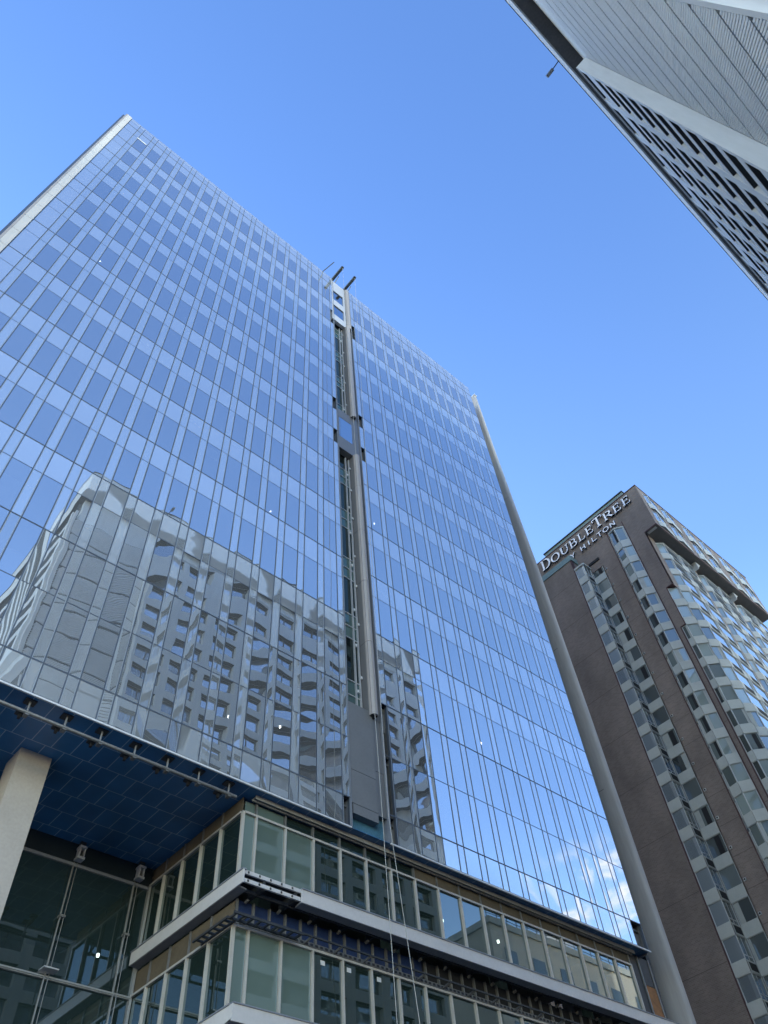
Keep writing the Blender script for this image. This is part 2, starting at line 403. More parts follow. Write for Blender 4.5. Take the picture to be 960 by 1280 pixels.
# floors, ceilings and core behind the glass
b = MB()
for (xa, xb) in ((-3.7, 17.1), (19.35, 35.25)):
    for z in [16.0, 22.70]+ZK[1:]:
        b.box(xa, xb, D+0.25, 36, z-1.35 if z > 17 else z+0.02, z-0.05 if z > 17 else z+0.8, 0)
    b.box(xa+0.01, xb-0.01, 27.5, 28, 17, 70, 1)
    for x in range(int(xa)+2, int(xb), 5): b.box(x, x+0.5, 22.4, 22.9, 17, 70, 0)
b.build('floor_slabs', [SLAB, CORE], tower)
# shell: roof, back, sides; then an added sun blocker
b = MB()
b.box(-4.2, 35.4, 36.1, 36.6, GROUND, 71.5); b.box(-3.8, 35.4, D+0.2, 36.1, 70.9, 71.1)
b.box(-4.0, -3.82, D+0.18, 36.1, 16.0, 71.5); b.box(35.36, 35.42, D+0.18, 36.1, 15.9, 71.5)
b.build('shell', COVER, tower)
b = MB(); b.box(20, 80, 60, 80, GROUND, 92); b.build('sun_blocker', COVER, tower)  # unseen mass added to keep low sun off the concrete tower
# left end strip: beige metal panels with rounded outer edge
b = MB()
z = 16.0
while z < 71.7:
    z1 = min(z+2.15, 71.8)
    b.box(-4.22, -3.83, D-0.06, D+0.15, z+0.012, z1-0.012, 0)
    prof = [(-4.22, D-0.06)] + [(-4.235-0.13*math.sin(t), D+0.07-0.13*math.cos(t)) for t in [math.pi*k/16 for k in range(0, 9)]] + [(-4.22, D+0.15)]
    b.prism(list(reversed(prof)), 'z', z+0.012, z1-0.012, 1, sm=False)
    z = z1
b.box(-4.30, -3.83, D+0.05, D+0.18, 16, 71.7, 2)
b.build('corner_strip', [BEIGE, NOSE, MULL], tower)
b = MB(); b.box(-4.50, -4.37, D+0.09, D+0.4, 16, 71.5, 0); b.build('dark_return', MULL, tower)
b = MB(); b.poly([(-2.62, D-0.02, 68.25), (-1.82, D-0.02, 68.25), (-1.82, D-0.02, 68.5), (-2.62, D-0.02, 68.5)], 0, rn=R2()); b.box(-2.62, -1.82, D-0.017, D-0.004, 68.25, 68.5)
b.build('white_panel', TRIMWHITE, tower)
# bottom lip
b = MB()
for (xa, xb) in ((-4.3, 17.25), (19.17, 35.45)):
    b.box(xa, xb, D-0.03, D+0.03, 15.94, 16.0)
b.build('bottom_lip', TRIMWHITE, tower)
# soffit of blue weather board
b = MB(); b.box(-4.3, 35.4, D+0.031, 26.5, 15.985, 16.01); b.build('soffit', SOFF, tower)
# right hand blade wall
b = MB()
ZS = [GROUND, 13, 19, 30, 45, 54, 63.5, 73.6]
FY = [20.06, 20.06, 20.06, 20.07, 20.20, 20.38, 20.54, 20.64]
BX = 37.3
def finprof(y):
    pr = [(BX, 27.0), (BX, y+0.22)]
    for t in range(0, 9):
        a = math.pi*t/8
        pr.append((BX+0.18-0.18*math.cos(a), y+0.22-0.22*math.sin(a)))
    pr += [(BX+.36, 27.0)]
    return pr
for i in range(len(ZS)-1):
    A, B = finprof(FY[i]), finprof(FY[i+1]); n = len(A)
    for j in range(n):
        k = (j+1) % n
        b.poly([(*A[k], ZS[i]), (*A[j], ZS[i]), (*B[j], ZS[i+1]), (*B[k], ZS[i+1])], 0, sm=(1 <= j <= 9))
b.poly([(*p, 73.6) for p in finprof(FY[-1])], 0)
b.build('blade_wall', FINMETAL, tower)
b = MB()
for zz in (54.8, 36.8, 25.7): b.box(BX-.003, BX+.1, 20.7, 27, zz, zz+.025)
b.build('blade_joint', STEEL, tower)
b = MB(); b.box(BX-.02, BX+.38, 20.62, 27, 73.6, 73.72); b.build('blade_cap', TRIMWHITE, tower)

# ---------------- slot between the two glass fields
XL, XR = 17.25, 19.20
b = MB()
b.box(XL-0.01, XL+0.03, D-0.04, D+0.5, 16.0, 71.3, 0); b.box(XR-0.05, XR+0.005, D-0.04, D+0.5, 16.0, 71.3, 0)
b.build('slot_trim', FASCIAEDGE, tower)
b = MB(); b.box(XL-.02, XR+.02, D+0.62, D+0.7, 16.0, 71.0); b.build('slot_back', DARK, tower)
def slot_glass(z0, z1):
    z = z0
    while z < z1-0.2:
        for h in (0.8, 0.85, 2.65):
            zz = min(z+h, z1)
            if zz-z > 0.1:
                for xa, xb in ((17.32, 18.1), (18.16, 18.36)):
                    b = MB(); b.poly([(xa, D+0.42, z+0.03), (xb, D+0.42, z+0.03), (xb, D+0.42, zz-0.03), (xa, D+0.42, zz-0.03)], 0, rn=R2())
                    b.build('slot_pane', G_SLOT if h < 1 else G_SLOTD, tower)
            z = zz
            if z >= z1-0.2: break
for a, c in ((21.9, 42.2), (47.3, 62.4)): slot_glass(a, c)
b = MB()
for a, c in ((21.9, 42.2), (47.3, 62.4)):
    for x in (18.13, 18.38): b.box(x-0.022, x+0.022, D+0.32, D+0.44, a, c)
    z = a
    while z < c:
        for h in (0.8, 0.85, 2.65):
            b.box(17.31, 18.36, D+0.38, D+0.43, z-0.025, z+0.025); z += h
            if z > c: break
b.build('slot_mullions', LIGHTMETAL, tower)
b = MB()
for a, c in ((21.9, 42.2), (47.3, 62.4)):
    z = a+1.0; i = 0
    while z < c-0.6:
        b.box(18.12+0.23*(i % 2), 18.20+0.23*(i % 2), D+0.24, D+0.32, z, z+0.16); z += (0.9, 1.9, 1.5)[i % 3]; i += 1
b.build('slot_clip', TRIMWHITE, tower)
# blade with a rounded nose
b = MB()
def blade(z0, z1):
    z = z0
    while z < z1-0.05:
        zz = min(z+4.3, z1)
        b.box(18.45, 18.8, D-0.05, D+0.6, z+0.012, zz-0.012, 0)
        pr = [(18.45, D-0.051)]+[(18.65-0.2*math.cos(t), D-0.10-0.2*math.sin(t)) for t in [math.pi*k/12 for k in range(13)]]+[(18.85, D-0.051)]
        b.prism(list(reversed(pr)), 'z', z+0.012, zz-0.012, 1, sm=True)
        z = zz
    b.box(18.86, 19.14, D+0.05, D+0.2, z0, z1, 0)
    b.box(18.47, 18.78, D-0.2, D+0.5, z0, z1, 2)
blade(21.6, 42.3); blade(47.2, 62.5)
b.build('metal_blade', [BLADE, NOSE, STEEL], tower)
# lower cover panels
b = MB()
b.box(17.31, 18.62, D-0.02, D+0.3, 18.51, 21.85); b.box(17.31, 18.62, D-0.02, D+0.3, 17.02, 18.49); b.box(17.36, 18.62, D-0.02, D+0.3, 16.6, 17.0)
b.box(18.66, 19.13, D+0.06, D+0.3, 19.0, 21.85, 1); b.box(18.66, 19.13, D+0.06, D+0.3, 17.0, 18.98, 1)
b.build('cover_panel', [COVER, BLADE], tower)
b = MB(); b.box(17.31, 19.13, D+0.31, D+0.36, 16.0, 17.0); b.build('slot_membrane', MEMBL, tower)
# middle frame with glass
b = MB()
b.box(17.31, 18.86, D-0.03, D+0.4, 46.2, 47.25); b.box(17.31, 18.86, D-0.03, D+0.4, 42.3, 43.7)
b.box(17.31, 17.37, D-0.031, D+0.4, 43.7, 46.2); b.box(18.49, 18.86, D-0.031, D+0.4, 43.7, 46.2); b.box(18.86, 19.14, D+0.02, D+0.3, 42.3, 47.3)
b.build('slot_frame', BLADE, tower)
b = MB(); b.poly([(17.37, D-0.02, 43.7), (18.49, D-0.02, 43.7), (18.49, D-0.02, 46.2), (17.37, D-0.02, 46.2)], rn=(0.3, 0.5)); b.build('slot_window', G_PORT, tower)
# top portal
b = MB()
for (za, zb) in ((62.45, 63.6), (65.7, 66.9), (69.0, 71.25)): b.box(17.2, 18.42, D-0.02, D+0.25, za, zb)
b.box(17.12, 17.2, D-0.025, D+0.25, 62.45, 71.3); b.box(18.42, 18.6, D-0.025, D+0.25, 62.45, 71.3)
b.build('top_portal', LIGHTMETAL, tower)
b = MB(); b.tube((18.85, D-0.05, 62.4), (18.85, D-0.05, 71.2), 0.2, 14); b.build('portal_post', NOSE, tower)
b = MB()
for (za, zb) in ((63.6, 65.7), (66.9, 69.0)): b.poly([(17.2, D+0.05, za), (18.42, D+0.05, za), (18.42, D+0.05, zb), (17.2, D+0.05, zb)], rn=(0.3, 0.5))
b.build('portal_glazing', G_PORT, tower)

# ---------------- lamps seen through the glazing
for (x, y, zz, r) in ((0.02, 20.4, 45.5, .06), (12.89, 20.4, 32.1, .05), (20.25, 20.4, 36.99, .07), (11.82, 20.4, 18.64, .05), (14.14, 20.4, 19.24, .07), (26.37, 20.4, 23.87, .05), (22.78, 21.2, 14.5, .09), (25.94, 21.2, 14.5, .09), (11.78, 27.2, 12.84, .09)):
    b = MB(); b.tube((x, y, zz), (x, y, zz+0.1), r*.55, 10); b.build('ceiling_lamp', LAMP, tower)

# ---------------- podium
PY = 20.6
PX = 12.95
mx = [12.95, 13.47]+[13.47+1.226*k for k in range(1, 18)]
my = [20.65]+[20.65+1.21*k for k in range(1, 5)]+[26.5]
tiers = [(12.92, 15.30), (9.15, 11.53), (5.38, 7.76)]
fr = MB()
for ti, (z0, z1) in enumerate(tiers):
    for i in range(len(mx)-1):
        b = MB(); b.poly([(mx[i]+.05, PY, z0), (mx[i+1]-.05, PY, z0), (mx[i+1]-.05, PY, z1), (mx[i]+.05, PY, z1)], rn=R2())
        b.build('podium_pane', G_POD2 if i < 3 else G_POD, tower)
    for i in range(len(my)-1):
        b = MB(); b.poly([(PX, my[i+1]-.05, z0), (PX, my[i]+.05, z0), (PX, my[i]+.05, z1), (PX, my[i+1]-.05, z1)], rn=R2())
        b.build('podium_pane', G_POD, tower)
    for x in mx[1:]: fr.box(x-.032, x+.032, PY-0.09, PY+0.06, z0-.1, z1)
    for y in my[1:-1]: fr.box(PX-0.09, PX+0.06, y-.032, y+.032, z0-.1, z1)
    fr.box(PX-0.05, PX+0.05, PY-0.05, PY+0.05, z0-.1, z1+.07)
    fr.box(PX+.051, mx[-1]+0.045, PY-0.085, PY+0.06, z1, z1+0.075)
    fr.box(PX-0.085, PX+0.06, PY+.051, 26.5, z1, z1+0.075)
fr.build('podium_mullions', CREAM, tower)
# clerestory above the upper tier: glass near the corner, boards further on
for i in range(0, 7):
    b = MB(); b.poly([(mx[i]+.06, PY+0.02, 15.38), (mx[i+1]-.06, PY+0.02, 15.38), (mx[i+1]-.06, PY+0.02, 15.78), (mx[i]+.06, PY+0.02, 15.78)], rn=R2()); b.build('clerestory_pane', G_POD2 if i < 2 else G_POD, tower)
for i in range(7, len(mx)-1):
    b = MB(); b.box(mx[i]+.03, mx[i+1]-.03, PY, PY+0.04, 15.376, 15.84); b.build('plywood_board', PLY, tower)
for i in range(len(my)-1):
    b = MB(); b.box(PX, PX+0.04, my[i]+.03, my[i+1]-.03, 15.376, 15.95); b.build('plywood_board', PLY, tower)
    b = MB(); b.box(PX+.01, PX+0.05, my[i]+.03, my[i+1]-.03, 11.62, 12.35); b.build('plywood_board', PLY, tower)
for i in range(1, len(mx)):
    b = MB(); b.box(mx[i]-.03, mx[i]+.03, PY-0.05, PY+0.06, 15.376, 15.84); b.build('clerestory_post', GALV, tower)
for y in my[1:-1]:
    b = MB(); b.box(PX-0.05, PX+0.06, y-.025, y+.025, 15.376, 15.95); b.build('clerestory_post', GALV, tower)
    b = MB(); b.box(PX-0.05, PX+0.06, y-.025, y+.025, 11.61, 12.35); b.build('clerestory_post', GALV, tower)
b = MB(); b.box(PX+0.3, 34.6, 20.34, 20.38, 15.82, 15.975); b.box(PX+0.3, 34.6, 20.381, 20.6, 15.88, 15.92); b.box(PX+0.25, 34.5, 20.45, 20.52, 15.79, 15.85)
b.build('header_board', HEADER, tower)
# right end boards
b = MB(); b.box(34.36, 35.03, PY, PY+0.05, 12.9, 15.9, 0); b.box(35.06, 35.84, PY-0.02, PY+0.05, 12.9, 14.66, 1); b.box(35.06, 35.84, PY-0.02, PY+0.05, 14.69, 15.9, 0); b.box(35.0, 35.06, PY-0.06, PY+0.03, 12.9, 15.9, 2); b.box(35.84, 35.9, PY-0.06, PY+0.03, 12.9, 15.9, 2); b.box(35.9, 36.15, PY, PY+.3, 9, 16.5, 0)
b.build('end_boards', [STEEL, PLYO, GALV], tower)
# canopies: fascia, plate, joists, recess with membrane and studs
def canopy(zt, first):
    YF, XF = 19.74, 12.60
    zb = zt-0.42
    b = MB()
    xs = 14.85 if first else XF
    b.box(xs, 35.6, YF, YF+0.05, zb, zt, 0); b.box(xs, 35.6, YF-0.03, YF+0.12, zt, zt+0.04, 1)
    b.prism([(YF+.05, zb+.001), (YF+.05, zb+0.06), (YF+.35, zb+0.02), (YF+.35, zb-0.03)], 'x', xs, 35.6, 1)
    y0 = YF if first else YF+.051
    b.box(XF, XF+0.05, y0, 26.4, zb, zt, 0); b.box(XF-0.03, XF+0.12, y0+(0 if first else .08), 26.4, zt+.001, zt+0.041, 1)
    b.prism([(XF+.05, zb+.001), (XF+.35, zb-0.03), (XF+.35, zb+0.02), (XF+.05, zb+0.06)], 'y', y0+.3, 26.4, 1)
    b.build('canopy_fascia', [FASCIA, FASCIAEDGE], tower)
    b = MB()
    b.box(XF+.06, 35.3, YF+.13, 20.58, zt-0.10, zt-0.06); b.box(XF+.06, PX-.01, 20.58, 26.4, zt-0.10, zt-0.06)
    b.build('canopy_plate', STEEL, tower)
    b = MB()
    for x in mx[1:]: b.box(x-.05, x+.05, YF+.12, PY+.1, zb+0.03, zt-0.102)
    for y in my[1:-1]: b.box(XF+.1, PX+.1, y-.05, y+.05, zb+0.03, zt-0.102)
    b.box(XF+.3, 35.2, 20.2, 20.28, zb+0.0, zb+0.10)
    b.build('canopy_joists', STEEL, tower)
    if first:
        b = MB()
        for zz in (zt-0.04, zt-0.30):
            b.box(XF+.06, xs-.003, YF+.06, YF+.13, zz-.06, zz+.06, 0)
            x = XF+.2
            while x < xs:
                b.box(x, x+.05, YF+.035, YF+.059, zz-.03, zz+.03, 1); x += 0.42
        b.build('bare_canopy_rail', [FASCIA, STEEL], tower)
    # recess
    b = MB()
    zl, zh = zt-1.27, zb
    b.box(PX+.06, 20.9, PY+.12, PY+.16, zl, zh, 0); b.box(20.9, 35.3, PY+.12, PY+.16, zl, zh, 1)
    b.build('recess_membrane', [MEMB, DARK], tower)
    b = MB()
    i = 0
    x = PX+.1
    while x < 34.5:
        b.box(x-.03, x+.03, PY+.02, PY+.11, zl, zh, 0)
        if i % 2 == 0:
            b.tube((x+.25, PY-.15, zb-.06), (x+.25, PY-.02, zb-.09), .05, 8, 0)
            b.bar((x+.1, PY-.42, zl+.16), (x+.1, PY+.05, zl+.1), .06, .06, 0)
        x += 0.613; i += 1
    b.box(PX, 34.5, PY-.02, PY+.02, zl+.07, zl+.20, 0)
    x = PX+.3
    while x < 34:
        b.box(x, x+.1, PY-.035, PY-.021, zl+.10, zl+.17, 1); x += .2
    b.box(PX, 34.5, PY-.45, PY-.39, zl+.14, zl+.19, 1)
    b.build('recess_studs', [GALV, STEEL], tower)
    if first:
        b = MB()
        for yy in (19.92, 20.30): b.box(12.52, 15.1, yy, yy+.06, zl-.02, zl+.05)
        for xx in (12.52, 12.82): b.box(xx, xx+.06, 20.37, 22.2, zl-.02, zl+.05)
        for k in range(9): b.box(12.6+.3*k, 12.66+.3*k, 19.98, 20.3, zl-.015, zl+.045)
        for k in range(6): b.box(12.58, 12.82, 20.5+.3*k, 20.56+.3*k, zl-.015, zl+.045)
        b.build('ladder_frame', STEEL, tower)
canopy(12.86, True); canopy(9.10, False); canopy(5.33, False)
b = MB()
for (x, zz) in ((16.36, 11.3), (17.44, 11.33), (18.73, 11.33)):
    b = MB(); b.box(x-.09, x+.09, PY-.012, PY-.004, zz-.08, zz+.06); b.build('sticker', TRIMWHITE, tower)
# podium interior
b = MB()
for zz in (15.95, 12.35, 8.6, 4.8): b.box(PX+.2, 35.3, PY+.2, 36, zz-.1, zz)
for zz in (12.0, 8.2, 4.4): b.box(PX+.2, 35.3, PY+.2, 36, zz-.1, zz)
b.box(PX+.3, 35.3, 27.0, 27.2, GROUND, 15.8, 1)
for k in range(4): b.box(15+6*k, 15.5+6*k, 22.4, 22.9, GROUND, 15.8, 1)
b.build('podium_floors', [SLAB, LOBINT], tower)
b = MB(); b.box(PX+.1, 35.3, PY+.1, PY+.3, GROUND, 4.0); b.box(PX+.1, PX+.3, PY+.3, 26.5, GROUND, 4.0); b.build('podium_base', COVER, tower)
# lobby glass wall under the soffit
LY = 26.5
lx = [-3.7, 0.3, 3.6, 6.75, 9.87, 12.25, 12.85]
lz = [GROUND, 3.9, 7.7, 11.5, 15.17]
for i in range(len(lx)-1):
    for j in range(len(lz)-1):
        b = MB(); b.poly([(lx[i]+.03, LY, lz[j]+.03), (lx[i+1]-.03, LY, lz[j]+.03), (lx[i+1]-.03, LY, lz[j+1]-.03), (lx[i]+.03, LY, lz[j+1]-.03)], rn=R2())
        b.build('lobby_pane', G_LOB, tower)
b = MB(); b.box(-3.7, 12.9, LY, LY+.06, 15.27, 15.98, 0); b.box(-3.7, 12.9, LY-.05, LY+.08, 15.15, 15.26, 1); b.build('lobby_header', [LOBDARK, FASCIAEDGE], tower)
b = MB()
for zz in lz[1:4]:
    b.box(-3.7, 12.88, LY-.09, LY+.05, zz-.05, zz+.05); b.box(-3.7, 12.88, LY-.13, LY-.10, zz-.02, zz+.02)
for x in lx[1:-1]: b.box(x-.02, x+.02, LY-.03, LY+.05, GROUND, 15.15)
b.box(12.84, 12.93, LY-.1, LY+.05, GROUND, 15.3)
b.build('lobby_frame', RODM, tower)
for x in lx[1:-1]:
    b = MB()
    b.tube((x-.06, LY-.2, GROUND), (x-.06, LY-.2, 15.2), .017, 8); b.tube((x+.06, LY-.2, GROUND), (x+.06, LY-.2, 15.2), .013, 8)
    for zz in (13.35, 9.6, 5.8): b.box(x-.10, x+.10, LY-.24, LY-.03, zz-.04, zz+.04)
    b.build('tie_rod', GALV, tower)
    b = MB()
    b.box(x-.05, x+.22, LY-.34, LY-.04, 15.32, 15.40); b.box(x-.05, x+.22, LY-.34, LY-.04, 15.72, 15.80)
    b.box(x-.03, x+.03, LY-.30, LY-.08, 15.401, 15.719); b.box(x+.15, x+.2, LY-.30, LY-.08, 15.401, 15.719); b.box(x+.03, x+.15, LY-.12, LY-.05, 15.401, 15.719, 1)
    b.box(x-.02, x+.18, LY-.26, LY-.1, 15.801, 15.98, 1)
    b.build('rod_bracket', [LIGHTMETAL, STEEL], tower)
b = MB(); b.poly([(9.55, LY-.12, 11.56), (9.85, LY-.12, 11.56), (10.15, LY-.38, 11.66), (9.8, LY-.45, 11.66)]); b.box(9.6, 10.1, LY-.5, LY-.12, 11.60, 11.64); b.build('spider_plate', LIGHTMETAL, tower)
b = MB(); b.box(-3.7, 12.9, 33.5, 33.7, GROUND, 15.9, 0); b.box(-3.7, 12.9, LY+.3, 33.5, 15.6, 15.9, 0); b.box(-3.7, 12.9, 29, 33.5, 7.3, 7.6, 0)
for x in range(-3, 12, 3): b.box(x, x+.4, 31, 31.4, GROUND, 15.6, 0)
b.build('lobby_interior', LOBINT, tower)
b = MB(); b.box(5.76, 6.80, 22.5, 23.55, GROUND, 15.984); b.build('column', CONC, tower)

# ---------------- rail hung under the soffit
rail = thing('pipe_rail', 'long grey pipe rail hung on brackets under the blue soffit edge', 'rail', (5, 20.25, 15.5))
b = MB(); b.tube((-3.5, 20.24, 15.5), (12.38, 20.22, 15.5), .055, 12); b.build('pipe', GALV, rail)
for k in range(-6, 7):
    x = 5.0+1.185*k
    if x < -3.4: continue
    b = MB()
    b.box(x-.17, x+.17, 20.20, 20.48, 15.93, 15.983, 1); b.tube((x, 20.3, 15.5), (x, 20.3, 15.93), .035, 8, 0); b.box(x-.06, x+.06, 20.2, 20.4, 15.42, 15.52, 0)
    b.bar((x, 20.3, 15.5), (x-.05, 20.78, 15.9), .05, .05, 0)
    b.build('bracket', [GALV, STEEL], rail)
    b = MB(); b.box(x-.15, x+.1, 20.85, 21.05, 15.90, 15.983, 0); b.box(x-.05, x+.03, 20.9, 21.0, 15.75, 15.90, 0); b.build('anchor_plate', STEEL, rail)

# ---------------- roof davits and ropes
def davit(x, y0, y1, label):
    t = thing('davit_arm', label, 'davit', (x, y0, 71.8), 'davit arms on the roof edge')
    b = MB(); b.bar((x, 22.5, 72.5), (x, y1, 72.5), .24, .30); b.build('beam', DAVIT, t)
    b = MB(); b.tube((x, y1-.08, 72.5), (x, y1+.12, 72.5), .14, 10); b.build('sheave', STEEL, t)
    b = MB(); b.bar((x, 21.6, 71.1), (x, 21.6, 72.36), .2, .2); b.bar((x+.1, 20.3, 71.2), (x+.25, 19.6, 72.4), .06, .06); b.build('post', DAVIT, t)
davit(17.45, 21.0, 18.72, 'thick grey davit beam left of the slot, jutting out from the glass tower roof')
davit(18.95, 21.0, 18.72, 'thick grey davit beam right of the slot, with a diagonal strut below')
p = MB(); p.tube((16.05, 20.6, 72.0), (16.55, 18.85, 72.6), .045, 8); p.tube((16.05, 20.6, 71.1), (16.05, 20.6, 72.05), .05, 8)
tag(p.build('roof_pole', DAVIT), 'slender dark pole leaning out over the glass tower roof edge', 'pole')
for pts, lab in (([(17.45, 18.72, 72.3), (17.5, 18.68, 40), (17.6, 18.68, 16), (17.62, 18.68, GROUND+.02)], 'pale hanging rope nearer the left side of the dark slot'),
                 ([(18.95, 18.72, 72.3), (18.1, 18.8, 24), (17.95, 18.72, 16), (18.62, 18.72, 9), (18.9, 18.7, GROUND+.02)], 'pale hanging rope further right, in front of the podium')):
    b = MB()
    for a, c in zip(pts[:-1], pts[1:]): b.tube(a, c, .012, 6)
    tag(b.build('rope', ROPE), lab, 'rope', 'ropes hanging from the roof davits')

# =================================================================== REAR TOWER (behind the camera, seen overhead and mirrored in the glass)
E0 = -5.17
rear = thing('concrete_tower', 'grey concrete tower overhead with a ribbed wall and deep-set windows', 'tower', (29, -15, GROUND))
RX0, RXW, RX1 = 9.55, 16.93, 49.7
RB = E0-0.82                                   # ribbed wall plane
wcol = [17.2+3.25*k for k in range(10)]
FH = 2.12
zt = [56.30]+[53.25-FH*i for i in range(26)]
OH = 1.38
b = MB()
xe = RXW
for k, x in enumerate(wcol):
    b.box(xe, x, E0, E0-.75, GROUND, 56.55); xe = x+2.5
b.box(xe, RX1, E0, E0-.75, GROUND, 56.55)
for x in wcol:
    zu = 56.55
    for t in zt:
        if t-OH < GROUND+2: break
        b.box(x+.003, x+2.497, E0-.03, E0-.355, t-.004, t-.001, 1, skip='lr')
        b.box(x+.002, x+2.498, E0-.012, E0-.75, t, zu, 0, skip='lr'); zu = t-OH
    b.box(x+.002, x+2.498, E0-.012, E0-.75, GROUND, zu, 0, skip='lr')
b.box(RX0+.3, RX1, E0-.83, -25, GROUND, 58.78)
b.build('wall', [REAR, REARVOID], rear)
wins = []
for x in wcol:
    style = random.random()
    for t in zt:
        if t-OH < GROUND+2: break
        dpt = .36
        q = [(x+2.48, E0-dpt, t-OH), (x+.02, E0-dpt, t-OH), (x+.02, E0-dpt, t-.02), (x+2.48, E0-dpt, t-.02)]
        wins.append((px_area(*[(p[0], E0, p[2]) for p in q]), q, (random.random(), random.choice((0.05, 0.05, .15, .5, .95, .95)) if style > .35 else random.choice((.05, .05, .1, .5)))))
wins.sort(key=lambda e: -e[0])
def rearframe(b, e):
    q = e[1]; x1, x0 = q[0][0], q[1][0]; y = q[0][1]; z0, z1 = q[0][2], q[2][2]
    xm = x0+(x1-x0)*.5
    b.box(xm-.04, xm+.04, y+.003, y+.06, z0, z1); b.box(x0, x1, y+.003, y+.07, z0, z0+.05)
for e in wins[:95]:
    b = MB(); rearframe(b, e); w_ = b.build('window', REARDK, rear)
    b = MB(); b.poly(e[1], 0, rn=e[2]); b.build('pane', G_REAR, w_)
b = MB()
for e in wins[95:]:
    b.poly(e[1], 0, rn=e[2])
b.build('window_panes_further_down', G_REAR, rear, kind='stuff')
# ribbed wall: slanted ribs in storey-high courses
b = MB()
b.poly([(RXW, RB, GROUND), (RX0, RB, GROUND), (RX0, RB, 55.4), (RXW, RB, 55.4)], 1)
sl = 0.62; sp = 0.118; rw = 0.088
course = [(55.35-FH*i-FH+.08, 55.35-FH*i-.06) for i in range(26)]
for ci, (z0, z1) in enumerate(course):
    if z0 < 3: break
    h = z1-z0; n = int((RXW-RX0+sl*h)/sp)+2
    for k in range(n):
        xb = RX0-sl*h+k*sp
        # clip the slanted rib to the panel
        P = []
        def cl(x, z):
            return x
        za, zb_ = z0, z1
        xa, xc = xb, xb+sl*h
        if xc < RX0+.12 or xa > RXW-rw-.01: continue
        if xa < RX0+.02: za = z0+(RX0+.02-xa)/sl; xa = RX0+.02
        if xc > RXW-rw-.01: zb_ = z0+(RXW-rw-.01-xb)/sl; xc = RXW-rw-.01
        if zb_-za < .015: continue
        y0, y1 = RB+.001, RB+.075
        A = [(xa, y0, za), (xa, y1, za), (xa+rw, y1, za), (xa+rw, y0, za)]
        B = [(xc, y0, zb_), (xc, y1, zb_), (xc+rw, y1, zb_), (xc+rw, y0, zb_)]
        for i in range(3): b.poly([A[i+1], A[i], B[i], B[i+1]], 0)
        b.poly(list(reversed(A)), 0); b.poly(B, 0)
b.build('ribbed_wall', [RIB, RIBBACK], rear)
# pale corner pier and its left face with ribbon windows
b = MB()
b.box(RX0-.25, RX0, RB+.12, RB-.7, GROUND, 56.5, 0)
b.box(RX0-.45, RX0-.251, RB-.25, RB-.7, GROUND, 56.5, 1)
b.build('corner_pier', [REARL, REAR], rear)
b = MB()
b.box(RX0-.02, RX0+.29, RB-.71, -25, GROUND, 58.78, 1)
z = 56.4
while z > 2:
    b.box(RX0-.22, RX0-.021, RB-.71, -25, z-.85, z, 0); z -= FH
b.build('side_ribbons', [REARL, G_REAR], rear)
# return, roof gap and parapet band
b = MB(); b.box(RXW-.003, RX1+.1, E0+.003, E0+.04, 56.45, 56.55); b.build('top_ledge', REARL, rear)
b = MB(); b.box(RX0-.3, RX1+.2, E0+.12, -25.3, 58.8, 61.2, 0); b.box(RX0-.34, RX1+.24, E0+.16, -25.4, 61.2, 61.32, 1); b.build('parapet', [REARL, STEEL], rear)
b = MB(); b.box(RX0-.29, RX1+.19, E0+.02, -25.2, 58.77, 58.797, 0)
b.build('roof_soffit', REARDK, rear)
fl = thing('flood_light', 'small grey flood light jutting out from the concrete tower parapet', 'light', (17.0, E0+.12, 61.0))
b = MB(); b.bar((17.0, E0+.12, 61.0), (17.05, E0+.75, 60.9), .06, .06); b.build('arm', STEEL, fl)
b = MB(); b.bar((17.05, E0+.75, 60.9), (17.05, E0+1.35, 60.75), .22, .16); b.build('head', GALV, fl)

# =================================================================== BRICK HOTEL
hotel = thing('brick_hotel', 'brown brick hotel with columns of pale bay windows', 'hotel', (60, 25, GROUND))
HX = 50.0
YF = 14.07
HT = 60.5
b = MB()
b.box(HX, 69.5, YF, 60, 54.4, HT)                       # overhanging top block
# main body, stepped back at the corner lower down
b.prism([(HX, 15.36), (HX, 20.35), (HX+.7, 20.35), (HX+.7, 22.4), (HX, 22.4), (HX, 60), (69.4, 60), (69.4, 15.5), (51.3, 15.5), (51.3, 15.36)], 'z', 47.5, 54.4, 0, caps=False)
b.prism([(HX, 15.95), (HX, 20.35), (HX+.7, 20.35), (HX+.7, 22.4), (HX, 22.4), (HX, 60), (69.4, 60), (69.4, 15.95)], 'z', 43.2, 47.5, 0, caps=False)
b.prism([(HX, 16.40), (HX, 20.35), (HX+.7, 20.35), (HX+.7, 22.4), (HX, 22.4), (HX, 60), (69.4, 60), (69.4, 16.4)], 'z', GROUND, 43.2, 0, caps=False)
b.box(48.9, 49.997, 22.74, 60, GROUND, 56.5)
b.build('wall', BRICK, hotel)
b = MB()
b.box(49.985, 50.3, 15.36, 15.40, 47.5, 54.38); b.box(49.98, 51.2, 15.36, 15.99, 47.44, 47.5)
b.box(49.985, 50.0-.001, 15.95, 16.02, 43.2, 47.44); b.box(49.98, 51.2, 15.95, 16.45, 43.14, 43.2)
b.box(49.985, 50.0-.001, 16.40, 16.50, GROUND, 43.14)
b.box(48.86, 48.899, 22.70, 22.82, GROUND, 56.45); b.box(48.9, 49.2, 22.70, 22.739, GROUND, 56.45)
b.box(49.965, 49.999, 16.82, 16.90, GROUND, 57.6); b.box(49.965, 49.999, 18.68, 18.76, GROUND, 57.6)
b.box(49.97, 69.5, YF-.03, YF-.001, 54.36, 54.5); b.box(49.96, 49.999, YF-.03, 15.4, 54.36, 54.5)
b.box(49.96, 69.6, YF-.04, 60, HT, HT+.12)
